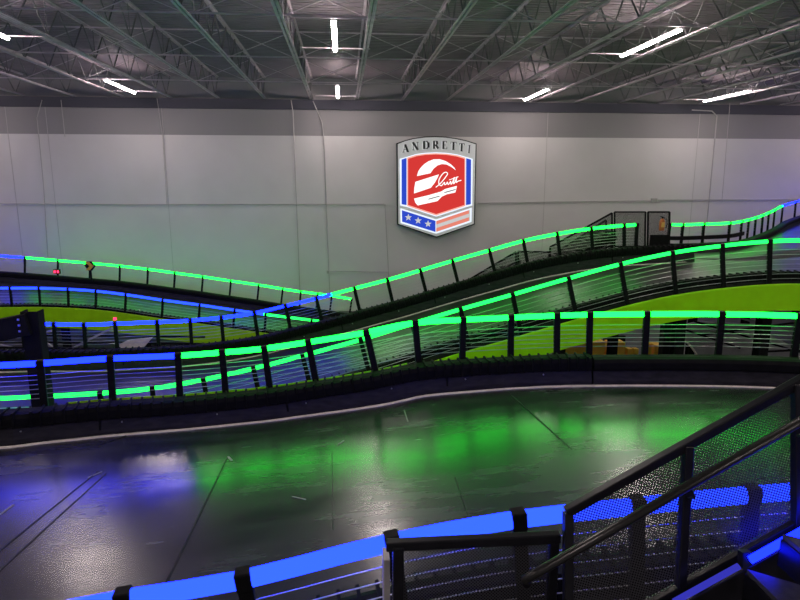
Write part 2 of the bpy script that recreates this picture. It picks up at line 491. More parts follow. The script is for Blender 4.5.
# ---- linear lamps
def lamp():
    root = empty('linear_lamp', (0, 0, 0), '', 'ceiling lamp', 'linear lamps under the roof')
    MB().box((0, 0, .05), .09, 3.2, .05).build('lamp_housing', 'lampbody', root)
    pf = []
    for i in range(9):
        a = math.pi * i / 8; pf.append((.06 * math.cos(a), .03 - .055 * math.sin(a)))
    mb = MB()
    mb.prism(pf, -1.6, 1.6); mb.build('diffuser', 'lamp', root)
    for y in (-1.66, 1.66): MB().bar((-1.0, y, .09), (1.0, y, .09), .03, .03).build('hanger_rail', 'steel', root)
    return root
names = {(-8.72, 16.9): 'glowing linear lamp at the left edge of the ceiling', (-8.72, 26.7): 'glowing linear lamp at upper left near the back wall',
         (-.15, 16.9): 'glowing linear lamp over the middle, the nearer of two in line', (-.15, 26.9): 'small glowing linear lamp in the middle close to the back wall',
         (8.35, 16.9): 'longest glowing linear lamp, upper right', (8.45, 26.9): 'glowing linear lamp right of the wall sign, close to the back wall',
         (16.9, 26.9): 'glowing linear lamp at far right close to the back wall'}
l0 = None
for x in (-17.3, -8.72, -.15, 8.4, 16.9, 25.5):
    for y in (-2.5, 7.2, 16.9, 26.8):
        if l0 is None: l0 = lamp(); o = l0
        else:
            o = l0.copy(); COL.objects.link(o)
            for ch in list(l0.children):
                c2 = ch.copy(); c2.parent = o; COL.objects.link(c2)
        o.location = (x, y - (.7 if x == -8.72 else .35 if x == 16.9 and y > 20 else 0), BZ - .06)
        o['label'] = next((v for k, v in names.items() if abs(k[0] - x) < .2 and abs(k[1] - y) < .3), 'linear lamp of the ceiling rows outside the picture')

# ================================================================ WALL SIGN
SY = WY - .30
def sp(px, py):
    p = aty(px, py, SY); return (p.x, p.z)
def c1(u, v): return sp(390 + u / 8.51, 130 + v / 8.51)
def c2_(u, v): return sp(390 + u / 8.51, 180 + v / 8.51)
sign = empty('wall_sign', (4.5, WY - .02, EYE - .4), 'shield-shaped lit wall sign with red field, white helmet and star band', 'sign')
arc = [(55, 112), (130, 86), (200, 68), (290, 56), (380, 52), (470, 56), (560, 68), (650, 88), (737, 115)]
outline = [c1(*p) for p in arc] + [c2_(722, 378), c2_(395, 492), c2_(62, 380)]
inner = [c1(66, 120)] + [c1(u, v + 9) for u, v in arc[1:-1]] + [c1(728, 122), c2_(713, 372), c2_(395, 480), c2_(72, 373)]
MB().prism(outline, SY, WY - .02).build('sign_box', 'signblack', sign)
MB().prism(inner, SY - .02, SY + .01).build('sign_face', 'silver', sign)
def sp_prism(pts, name, m, d0, d1): return MB().prism(pts, SY - d0, SY - d1).build(name, m, sign)
ta = [(145, 237), (220, 214), (300, 203), (390, 199), (480, 203), (570, 216), (640, 237)]
# glowing rims behind the coloured panels
sp_prism([c1(82, 246), c1(145, 228)] + [c1(u, v - 9) for u, v in ta[1:-1]] + [c1(640, 228), c1(703, 246), c2_(698, 216), c2_(640, 232), c2_(392, 312), c2_(145, 230), c2_(86, 216)],
         'upper_rim', 'signglow', .035, .015)
sp_prism([c1(u, v - 1) for u, v in ta] + [c2_(640, 221), c2_(392, 302), c2_(145, 221)], 'pink_rim', 'signpink', .045, .03)
sp_prism([c1(u + (8 if u < 300 else -8 if u > 480 else 0), v + 9) for u, v in ta] + [c2_(632, 212), c2_(392, 290), c2_(153, 212)], 'red_field', 'signred', .06, .04)
sp_prism([c1(98, 252), c1(140, 238), c2_(140, 214), c2_(98, 206)], 'blue_bar', 'signblue', .06, .03)
sp_prism([c1(647, 240), c1(688, 252), c2_(686, 206), c2_(645, 214)], 'blue_bar', 'signblue', .06, .03)
sp_prism([c2_(88, 240), c2_(392, 335), c2_(694, 236), c2_(692, 356), c2_(392, 456), c2_(90, 366)], 'lower_rim', 'signglow', .035, .015)
sp_prism([c2_(100, 256), c2_(386, 347), c2_(386, 442), c2_(102, 354)], 'star_field', 'signblue', .055, .03)
sp_prism([c2_(392, 349), c2_(680, 252), c2_(680, 345), c2_(392, 442)], 'stripe_field', 'star', .05, .03)
for o0, o1 in ((2, 31), (62, 93)):
    sp_prism([c2_(392, 347 + o0), c2_(670, 254 + o0), c2_(670, 254 + o1), c2_(392, 347 + o1)], 'red_stripe', 'stripe', .06, .045)
for u, v in ((155, 318), (238, 345), (322, 373)):
    pts = []
    for i in range(10):
        a = math.pi / 2 + i * math.pi / 5; r = 31 if i % 2 == 0 else 13
        pts.append(c2_(u + r * math.cos(a), v - r * math.sin(a)))
    sp_prism(pts, 'star', 'star', .075, .05)
# helmet emblem
sp_prism([c1(*p) for p in [(228, 392), (240, 350), (262, 318), (290, 290), (325, 267), (370, 250), (420, 249), (470, 264), (515, 292), (545, 320), (556, 342), (520, 314), (480, 294), (440, 290), (402, 302), (368, 330), (342, 368)]],
         'helmet_dome', 'signwhite', .08, .055)
sp_prism([c1(*p) for p in [(215, 441), (414, 378), (402, 408), (378, 450), (345, 492), (203, 540), (206, 490)]], 'helmet_visor', 'signwhite', .08, .055)
sp_prism([c2_(*p) for p in [(203, 158), (330, 128), (435, 97), (468, 76), (567, 50), (561, 80), (553, 106), (482, 121), (438, 141), (402, 179), (235, 216), (216, 196)]],
         'helmet_chin', 'signwhite', .08, .055)
for a, b in (((325, 163), (420, 137)), ((460, 107), (556, 80))):
    sp_prism([c2_(a[0], a[1] - 4), c2_(b[0], b[1] - 4), c2_(b[0], b[1] + 4), c2_(a[0], a[1] + 4)], 'helmet_line', 'graylogo', .088, .078)
sig = [(388, 487), (412, 468), (440, 440), (470, 402), (487, 375), (478, 360), (455, 366), (430, 395), (414, 430), (416, 462), (436, 474), (452, 455), (462, 446), (464, 466), (478, 458),
       (486, 442), (492, 464), (506, 450), (514, 436), (518, 462), (532, 440), (545, 402), (538, 456), (552, 440), (566, 398), (560, 446), (576, 436), (604, 428)]
pts = [V((*c1(*p), 0)) for p in sig]; pts = [V((p.x, SY - .075, p.y)) for p in pts]
MB().tube(catmull(pts, 4), .024, 6).build('signature', 'signwhite', sign)
MB().tube([V((c1(u, v)[0], SY - .075, c1(u, v)[1])) for u, v in ((500, 425), (580, 398))], .018, 6).build('signature', 'signwhite', sign)
# letters: strokes in a unit box (x0,y0,x1,y1,thickness)
TH, TN = .34, .10
LET = {'A': [(.12, 0, .5, 1, TN), (.5, 1, .86, 0, TH), (.25, .35, .72, .35, TN), (0, 0, .26, 0, TN), (.66, 0, 1.05, 0, TN)],
       'N': [(.15, 0, .15, 1, TN), (.15, 1, .85, 0, TH), (.85, 0, .85, 1, TN), (0, 0, .3, 0, TN), (.7, 1, 1, 1, TN), (0, 1, .2, 1, TN)],
       'D': [(.2, 0, .2, 1, TH), (.2, 1, .6, 1, TN), (.6, 1, .88, .75, .2), (.88, .8, .88, .2, TH), (.88, .25, .6, 0, .2), (.2, 0, .6, 0, TN)],
       'R': [(.2, 0, .2, 1, TH), (.2, 1, .6, 1, TN), (.68, .98, .74, .55, TH), (.2, .5, .65, .5, TN), (.5, .5, .9, 0, TH), (0, 0, .4, 0, TN)],
       'E': [(.25, 0, .25, 1, TH), (.1, 1, .85, 1, TN), (.25, .52, .65, .52, TN), (.1, 0, .9, 0, TN), (.85, 1, .85, .8, TN), (.9, 0, .9, .25, TN)],
       'T': [(.5, 0, .5, 1, TH), (0, 1, 1, 1, TN), (.02, 1, .02, .8, TN), (.98, 1, .98, .8, TN), (.3, 0, .7, 0, TN)],
       'I': [(.5, 0, .5, 1, TH), (.25, 0, .75, 0, TN), (.25, 1, .75, 1, TN)]}
for ch, cx, cy, wd, rot in [('A', 130, 156, 54, 17), ('N', 215, 138, 54, 11), ('D', 305, 128, 54, 5), ('R', 388, 126, 50, 1), ('E', 464, 129, 46, -4),
                            ('T', 538, 136, 48, -9), ('T', 608, 148, 44, -13), ('I', 672, 163, 30, -17)]:
    mb = MB(); mw = MB(); ht = 64; r = math.radians(rot * .2)
    for x0_, y0_, x1_, y1_, t in LET[ch]:
        a = V(((x0_ - .5) * wd, (y0_ - .5) * ht)); b = V(((x1_ - .5) * wd, (y1_ - .5) * ht))
        d = (b - a).normalized(); nn = V((-d.y, d.x)) * (t * wd / 2 if t > .12 else 2.2)
        q = [a + nn - d * 1, b + nn + d * 1, b - nn + d * 1, a - nn - d * 1]
        q = [V((p.x * math.cos(r) - p.y * math.sin(r), p.x * math.sin(r) + p.y * math.cos(r))) for p in q]
        mb.prism([c1(cx + p.x, cy - p.y) for p in q], SY - .06, SY - .015)
        mw.prism([c1(cx + p.x - 5, cy - p.y + 2) for p in q], SY - .045, SY - .015)
    o = mb.build('letter_' + ch.lower(), 'signblack', sign); o['label'] = 'black raised letter ' + ch
    mw.build('letter_edge', 'star', sign)

# ================================================================ WALL CONDUITS
NC = [0]
def conduit(pix, label, r=.028):
    NC[0] += 1; vert = abs(pix[0][0] - pix[-1][0]) < 40
    pts = [aty(x, y, WY - (.13 if vert else .05) - (.0 if NC[0] % 2 else .0)) for x, y in pix]
    tag(MB().tube(pts, r, 6).build('conduit', 'conduit'), label, 'conduit')
conduit([(291, 100), (293, 112), (300, 292)], 'thin vertical conduit left of a twin, running down the wall left of the sign', .022)
conduit([(313, 101), (322, 122), (324, 140), (330, 300)], 'thin vertical conduit with a kink under the roof, nearer the sign', .022)
conduit([(0, 203.5), (130, 204.5), (384, 204)], 'long horizontal conduit across the wall left of the sign', .020)
conduit([(385, 204), (390, 300)], 'short conduit dropping below the left horizontal conduit', .018)
conduit([(478, 203), (654, 200.5)], 'horizontal conduit right of the sign', .022)
conduit([(658, 200), (800, 199.5), (860, 199)], 'horizontal conduit running to the right edge', .024)
conduit([(692, 110), (712, 111), (717, 116), (707, 223)], 'vertical conduit with a bend at the top, wall at right', .028)
conduit([(730, 103), (722, 200)], 'thin straight conduit right of the bent one', .014)
conduit([(327, 271), (388, 272)], 'short horizontal conduit low on the wall above the blue-green rail', .018)
conduit([(42, 100), (37, 118), (44, 190), (48, 262)], 'dark wavy cable hanging down the wall at far left', .018)
conduit([(61, 100), (65, 137)], 'short dark cable hanging from the roof at left', .018)
conduit([(157, 98), (163, 140), (167, 205)], 'thin pale cable down the wall, left of the twin conduits', .013)
tag(MB().box(aty(654, 200, WY - .06), .3, .1, .18).build('junction_box', 'conduit'), 'small junction box on the horizontal conduit at right', 'junction box')
tag(MB().box(aty(328, 272, WY - .06), .12, .08, .14).build('junction_box', 'conduit'), 'tiny junction box low on the wall left of the sign', 'junction box')

# ================================================================ TRACKS
F1 = Curve([(-330, 376, 8.4), (-180, 371, 8.5), (0, 362.5, 8.7), (40, 360.5, 8.85), (105, 356, 9.1), (178, 353, 9.4), (220, 350, 9.55), (260, 346.5, 9.65), (305, 340, 9.7), (360, 331, 9.65),
            (400, 322.5, 9.6), (430, 319, 9.65), (460, 317.3, 9.75), (510, 315, 9.9), (557, 313, 9.9), (600, 312, 9.85), (647, 311.5, 9.8), (722, 311.5, 9.7), (800, 313.5, 9.55), (950, 322, 9.2)], 1.10, True)
F0 = Curve([(-330, 690, 3.6), (-180, 655, 3.7), (0, 615, 3.8), (122, 591, 3.9), (242, 571, 4.0), (385, 535.5, 4.15), (512, 512, 4.25), (637, 498, 4.3), (752, 486.5, 4.35), (860, 480, 4.4), (1050, 474, 4.5)], 1.08, False)
F2 = Curve([(-300, 402, 10.2), (-120, 399, 10.5), (0, 396, 10.8), (52, 394, 11.0), (110, 390.5, 11.2), (152, 386.5, 11.4), (200, 378.5, 11.7), (260, 365, 12.0), (300, 354.5, 12.2), (360, 338, 12.4), (412, 322, 12.6),
            (457, 308.5, 12.8), (510, 293.5, 12.9), (567, 277, 13.0), (620, 262.5, 13.0), (671, 251.3, 13.0), (722, 244, 12.95), (770, 239.5, 12.8), (820, 238.5, 12.6), (950, 242, 12.1)], 1.10, False)
F3 = Curve([(-260, 328, 14.2), (-100, 325, 14.6), (0, 323, 14.8), (40, 322.3, 14.9), (85, 323, 15.0), (115, 322, 15.1), (157, 320.5, 15.3), (190, 319, 15.5), (222, 316, 15.8), (254, 311.5, 16.1), (285, 304.5, 16.4), (316, 297, 16.6), (354, 287, 16.8), (387, 278.5, 17.0),
            (420, 269, 17.1), (452, 259.5, 17.2), (489, 249, 17.2), (523, 239.5, 17.2), (557, 232.5, 17.2), (591, 227.2, 17.2), (624, 224, 17.2), (640, 223.2, 17.2), (690, 221.5, 17.4)], 1.08, True)
F4 = Curve([(-150, 288, 21.2), (-60, 287.5, 21.4), (10, 287, 21.6), (39, 287, 21.8), (68, 288, 21.9), (97, 290, 22), (126, 293.5, 22), (163, 299, 22), (200, 303.8, 22), (235, 309, 22), (266, 313.3, 22), (322, 320.3, 22), (375, 327, 22)], .98, False)
F5 = Curve([(-150, 250, 25.4), (-60, 252.5, 25.8), (0, 255, 26.1), (25, 256.7, 26.3), (58, 259.5, 26.6), (90, 262.3, 26.8), (120, 265, 27), (148, 268.3, 27), (175, 272, 27), (203, 275.8, 27), (231, 280, 27), (259, 284, 27), (283, 288, 27), (301, 290.8, 27), (319, 293, 27), (345, 297, 27), (385, 304, 27)], 1.12, True)
F6 = Curve([(669, 223.3, 21.2), (683, 223.5, 21.4), (704, 223, 21.7), (730, 222, 22.2), (742, 220.3, 22.8), (749, 218.7, 23.4), (756, 216.7, 24.0), (763, 214.2, 24.6), (769, 211.7, 25.1), (775, 208.8, 25.8), (782, 205.2, 26.8), (796, 201, 28.2), (815, 196, 29.2), (880, 184, 29.9)], 1.05, True)

# ---- lower track of the foreground
trackA = deck(edge_pts(F1, 0, F1.L[-1], 70, -.12), edge_pts(F0, 0, F0.L[-1], 70, -.12), .16, 'race_track', 'wide dark glossy kart track surface filling the foreground', fracs=[0, .075, .09, .14, .2, .3, .4, .5, .62, .75, .88, 1], soft=14, line=.56, m='track')

fascia_part(F1, F1.atpx(60), F1.atpx(402), .385, -.4, trackA, -.10)
# panel joints on the foreground track
EA, EB = edge_pts(F1, 0, F1.L[-1], 70, -.12), edge_pts(F0, 0, F0.L[-1], 70, -.12)
GA = GRIDS['race_trackwide']
line_part([q[1] for q in GA], [q[2] for q in GA], trackA, 0)
def onA(px, py):
    """point of the foreground surface seen at a picture position"""
    r = ray(px, py)
    for i in range(len(GA) - 1):
        for j in range(len(GA[0]) - 1):
            for tri in ((GA[i][j], GA[i + 1][j], GA[i][j + 1]), (GA[i + 1][j], GA[i + 1][j + 1], GA[i][j + 1])):
                n = (tri[1] - tri[0]).cross(tri[2] - tri[0]); dn = r.dot(n)
                if abs(dn) < 1e-9: continue
                t = (tri[0] - O).dot(n) / dn; p = O + r * t; n.normalize()
                if all((tri[b] - tri[a]).cross(p - tri[a]).dot(n) > -1e-4 for a, b in ((0, 1), (1, 2), (2, 0))): return p
    return None
M['joint'] = mat('joint_strip', (.018, .017, .017), .45, spec=.3, noise=.4, scale=25)
M['jointdark'] = mat('joint_gap', (.015, .015, .016), .5)
M['scuff'] = mat('pale_scuff', (.32, .31, .29), .6)
for px0, py0, px1, py1, wd, mt, nm in [(-14, 562, 99, 471, .014, 'jointdark', 'panel_joint'), (88, 478, 102, 472, .02, 'scuff', 'scuff_mark'), (-4, 574, 106, 474, .015, 'jointdark', 'panel_joint'),
                                   (163, 590, 228, 457, .016, 'joint', 'panel_joint'), (512, 396, 572, 450, .016, 'jointdark', 'panel_joint'),
                                   (100, 445, 126, 436, .016, 'jointdark', 'panel_joint'), (228, 457, 232, 461, .03, 'scuff', 'scuff_mark'), (338, 445, 344, 441, .02, 'scuff', 'scuff_mark'),
                                   (404, 410, 408, 422, .015, 'scuff', 'scuff_mark'), (332, 452, 333, 530, .010, 'jointdark', 'panel_joint'), (455, 478, 476, 540, .010, 'jointdark', 'panel_joint'),
                                   (0, 515, 14, 505, .02, 'scuff', 'scuff_mark'), (292, 497, 306, 500, .012, 'scuff', 'scuff_mark')]:
    pts = [onA(px0 + (px1 - px0) * k / 8, py0 + (py1 - py0) * k / 8) for k in range(9)]
    pts = [p + V((0, 0, .009)) for p in pts if p]
    if len(pts) < 2: continue
    mb = MB()
    for a, b in zip(pts, pts[1:]):
        t = (b - a); nrm = V((-t.y, t.x, 0)).normalized() * wd / 2
        mb.poly([a - nrm, b - nrm, b + nrm, a + nrm]); mb.poly([p - V((0, 0, .006)) for p in (a - nrm, b - nrm, b + nrm, a + nrm)][::-1])
    mb.build(nm, mt, trackA)

xr = F1.atpx(588)
barrier(F1, F1.L[1], xr, 'long ribbed black crash barrier along the far side of the foreground track')
barrier(F1, xr + .03, F1.L[-2], 'smooth ribless black crash barrier continuing to the right of the ribbed one', ribs=False, bolts=False, h=.42)
fence(F1, [-250, -170, -95, -30, 40, 110, 178, 222, 264, 308, 366, 415, 463, 511, 557, 590, 647, 722, 800, 880], [(-400, 'blue'), (178, 'green')],
      'cable fence with blue then green light rail along the far side of the foreground track', 6, .50, tube_h=.088, back='_both')
barrier(F0, F0.L[1], F0.L[-2], 'ribbed black crash barrier behind the blue-lit fence nearest the camera')
fence(F0, [-130, -10, 122, 242, 391, 518, 637, 752, 870, 1000], [(-400, 'blue')], 'cable fence with blue light rail nearest the camera, below the stair railing', 7, .12, tube_h=.125)

# ---- ramp track climbing to the right
eF3 = edge_pts(F3, 0, F3.L[-1], 60, -.12)
ext = catmull([eF3[-1], at(745, 261, 18.1), at(800, 257, 18.8), at(960, 245, 20)], 6)[1:]
far = eF3 + ext
eF2 = edge_pts(F2, 0, F2.L[-1], len(far), -.05)
# match near edge samples with the far edge by picture x
near = []
for p in far:
    x = proj(p)[0]; x = max(x, F2.px[0] + 1); q, sd, u = F2.frame(F2.atpx(min(x * 1.0, 949))); near.append(q - sd * .05)
trackB = deck(far, near, .16, 'race_track', 'middle kart track ramping up from lower left to upper right')
line_part(far[:60], near[:60], trackB)
fascia_part(F2, F2.L[1], F2.L[-2], .15, -.43, trackB)
# steel frame under the ramp, shown dark behind the fascia
barrier(F3, F3.L[1], F3.L[-1] - .02, 'ribbed black crash barrier along the far side of the middle ramp')
fence(F3, [-120, -65, -15, 22, 54, 84, 115, 157, 190, 221, 254, 285, 316, 354, 387, 420, 452, 489, 523, 557, 591, 624, 637], [(-400, 'blue'), (331, 'green')],
      'cable fence on far side of middle ramp, its light rail turning from blue to green', 5, .50, pw=.09, tube_h=.085)
barrier(F2, F2.L[1], F2.L[-2], 'ribbed black crash barrier on the near side of the middle ramp, above the lime fascia', h=.36)
fence(F2, [-150, -80, -15, 42, 100, 152, 203, 253, 302, 360, 412, 460, 512, 568, 620, 672, 722, 770, 822, 880], [(-400, 'green')],
      'all-green light rail fence on the near side of the middle ramp, above the lime fascia', 7, .22, pw=.09, tube_h=.080)

# ---- back track at left
n5 = 50
C5 = edge_pts(F5, 0, F5.L[-1], n5, -.12)
C4 = []
for p in C5:
    x = min(max(proj(p)[0] * 1.0, F4.px[0]), F4.px[-1]); q, sd, u = F4.frame(F4.atpx(x)); C4.append(q - sd * .05)
trackC = deck(C5, C4, .18, 'race_track', 'rear kart track sloping down along the back wall at left')
fascia_part(F4, F4.L[1], F4.L[-1], .26, -.50, trackC)
barrier(F5, F5.L[1], F5.L[-1] - .02, 'black crash barrier of the rear track, close to the back wall', ribs=False, bolts=False)
fence(F5, [-30, -8, 25, 58, 90, 120, 148, 175, 203, 231, 259, 283, 301, 318, 332, 352], [(-400, 'blue'), (25, 'green')], 'light rail fence closest to the back wall, blue end then long green', 4, .50, pw=.075, tube_h=.09, back='_both')
barrier(F4, F4.L[1], F4.L[-1] - .02, 'ribbed black crash barrier on the near side of the rear track', h=.30, bolts=False)
fence(F4, [-80, -38, 10, 39, 68, 96, 126, 163, 200, 235, 266, 290, 312, 330], [(-400, 'blue'), (264, 'green')], 'blue light rail fence over the olive fascia, on the near side of the rear track', 5, .30, pw=.075, tube_h=.09)

# ---- upper platform at right and its far fence
fe = []
ex = [eF3[-1]] + ext
for p in ex:
    fe.append(p)
bk = []
for i, p in enumerate(ex):
    l = F6.L[-1] * i / (len(ex) - 1); q, sd, u = F6.frame(l); bk.append(q - sd * .1)
plat = deck(bk, [p + V((0, 0, -.005)) for p in fe], .15, 'race_track', 'upper kart track platform at far right in front of the rising green and blue rail', cols=5)
f6 = fence(F6, [670, 683, 704, 730, 742, 749, 756, 763, 769, 775, 783, 796, 815, 845], [(-400, 'green'), (782, 'blue')], 'short light rail fence rising at far right, green turning blue at its end', 4, .50, pw=.09, tube_h=.085, back='_both')
fr = F6.frames(0.02, F6.atpx(745), .3)
MB().sweep(fr, [(-.03, .46), (-.03, .60), (.03, .60), (.03, .46)]).build('middle_rail', 'black', f6)
barrier(F6, 0.02, F6.L[-1] - .02, 'thin black crash barrier curving upward below the far right light rail', ribs=False, bolts=False, h=.36)

# ================================================================ SUPPORTS UNDER THE TRACKS
def column(p, top, label, w_=.22):
    root = empty('support_column', (p.x, p.y, 0), label, 'column', 'black steel columns under the raised tracks')
    mb = MB(); h = top
    for s in (-1, 1): mb.box((p.x, p.y + s * w_ / 2, h / 2), w_, .02, h)
    mb.box((p.x, p.y, h / 2), .02, w_, h)
    mb.build('shaft', 'black', root)
    MB().box((p.x, p.y, .015), w_ * 1.8, w_ * 1.8, .03).build('base_plate', 'black', root)
    MB().box((p.x, p.y, h - .012), w_ * 1.5, w_ * 1.5, .024).build('cap_plate', 'black', root)
for c, pxs, th in ((F2, (-100, 90, 250, 410, 560, 690, 780), .17), (F3, (-60, 80, 200, 330, 470, 610), .17), (F4, (-40, 55, 140, 230, 320), .19), (F5, (-40, 60, 160, 260), .19), (F1, (-60, 140, 330, 520, 700, 850), .17), (F6, (690, 740, 796), .16)):
    for x in pxs:
        p, sd, u = c.frame(c.atpx(x)); q = p + sd * .55
        column(q, p.z - th - .26, 'black steel column standing on the floor under a raised kart track')
# big bolted post and beam at left
def bigpost():
    d = 10.15
    a, b = at(32, 311, d), at(22, 311, d)
    root = empty('steel_portal', (a.x, a.y, 0), 'thick black bolted steel post with a beam running off the left edge', 'steel post')
    x = at(31, 330, d); top = at(30, 311, d).z
    xa, xb = at(23, 330, d).x, at(38.5, 330, d).x
    mb = MB(); w_ = (xb - xa)
    mb.box(((xa + xb) / 2, x.y, top / 2), w_, .02, top)
    mb.box((xa, x.y + .11, top / 2), .02, .22, top); mb.box((xb, x.y + .11, top / 2), .02, .22, top)
    mb.build('post', 'mattblack', root, bevel=.003)
    p = V(((xa + xb) / 2, x.y - .03, top - .20)); q = at(-120, 340, d - .4); q = V((q.x, q.y, top - .62))
    MB().bar(p, q, .16, .36).build('beam', 'mattblack', root, bevel=.006)
    for k in range(3):
        MB().box((xa + .02, x.y - .13, top - .10 - .1 * k), .03, .03, .03).build('bolt', 'cable', root)
bigpost()

# ---- ground level bits seen beneath the raised tracks
def slab_px(name, label, cat, d, x0, x1, ytop, m, th=.12, z0=0, grp=None, curve=False):
    a, b = at(x0, ytop, d), at(x1, ytop, d)
    if curve:
        xs_ = [a.x + (b.x - a.x) * k / 8 for k in range(9)]
        pts = [(x, a.z - (.30 * (1 - k / 3) ** 2 if k < 3 else 0)) for k, x in enumerate(xs_)]
        poly = pts + [(b.x, z0), (a.x, z0)]
    else: poly = [(a.x, a.z), (b.x, a.z), (b.x, z0), (a.x, z0)]
    o = MB().prism(poly, a.y, a.y + th).build(name, m); return tag(o, label, cat, grp)
slab_px('barrier_block', 'widest orange block with a rounded corner, low behind the green fence', 'barrier block', 18.5, 562, 607, 343, 'orange', .5, curve=True)
slab_px('barrier_block', 'second orange block from the left, below the lime fascia', 'barrier block', 18.6, 610, 626, 343, 'orange', .4)
slab_px('barrier_block', 'small low orange block between two black posts', 'barrier block', 18.7, 628, 633, 349, 'orange', .2)
slab_px('barrier_block', 'short narrow orange block right of the smallest one', 'barrier block', 18.7, 634.5, 639, 349, 'orange', .2)
slab_px('barrier_block', 'thin upright orange block at a black fence post', 'barrier block', 18.8, 648, 652, 344, 'orange', .2)
slab_px('barrier_block', 'rightmost orange block, beside the black column', 'barrier block', 18.8, 655, 664, 345, 'orange', .4)
slab_px('steel_column', 'wide black column under the raised track at right', 'column', 18.0, 665, 678, 322, 'black', .25)
slab_px('steel_column', 'black upright right behind the orange blocks', 'column', 19.2, 619, 626, 336, 'black', .2)
# grey lower ramp wall with a pale curved lip
d = 20.5
pts = [(679, 326), (700, 322), (760, 324), (800, 345), (860, 372), (860, 420), (700, 420), (698, 356), (694, 350), (688, 344), (680, 340)]
poly = [(at(x, y, d).x, max(at(x, y, d).z, .0)) for x, y in pts]
poly = [(x, z) for x, z in poly]
rw = empty('ramp_side_wall', (at(740, 350, d).x, at(740, 350, d).y, 0), 'grey side wall of a lower ramp under the raised track at right', 'ramp wall')
yy = at(740, 340, d).y
def bz(x, y): p = aty(x, y, yy); return (p.x, max(p.z, 0.0))
MB().prism([bz(679, 327), bz(700, 322), bz(757, 325), bz(772, 336), bz(800, 350), bz(850, 372), (bz(850, 372)[0], 0), (bz(697, 360)[0], 0), bz(697, 354), bz(692, 346), bz(679, 339)], yy, yy + .15).build('wall_panel', 'greysteel', rw)
MB().tube([aty(x, y, yy - .05) for x, y in ((680, 339), (688, 343), (693, 349), (697, 355))], .03, 6).build('curved_lip', 'line', rw)
tr = empty('steel_truss', (at(760, 340, 17).x, at(760, 340, 17).y, 0), 'thin steel truss members crossing below the raised track at far right', 'truss')
for a, b in (((690, 320), (800, 352)), ((700, 335), (800, 322)), ((740, 318), (800, 335)), ((686, 330), (740, 348)), ((755, 352), (800, 350))):
    MB().bar(at(*a, 17.2), at(*b, 17.2), .05, .05).build('truss_bar', 'greysteel' if a[0] == 740 else 'black', tr)
tr = empty('steel_truss', (at(100, 340, 19).x, at(100, 340, 19).y, 0), 'grey diagonal truss members seen under the rear track at left', 'truss')
for a, b in (((65, 352), (112, 328)), ((40, 340), (62, 352)), ((40, 334), (54, 330)), ((0, 352), (30, 346)), ((0, 345), (24, 350))):
    MB().bar(at(*a, 19.4), at(*b, 19.4), .08, .06).build('truss_bar', 'greysteel', tr)
for y_, dd in ((334, 20.0), (341, 19.6), (347, 19.2)):
    MB().bar(at(-30, y_, dd), at(205, y_ + 3, dd), .06, .06).build('truss_chord', 'black', tr)
p0, p1 = at(115, 347, 18.9), at(152, 338, 18.9)
q = MB().prism([(p0.x, p0.z), (at(128, 340, 18.9).x, at(128, 340, 18.9).z), (p1.x, p1.z), (at(140, 351, 18.9).x, at(140, 351, 18.9).z), (at(116, 352, 18.9).x, at(116, 352, 18.9).z)], p0.y, p0.y + .06).build('gusset_plate', 'line', tr)
q['label'] = 'pale tilted plate'

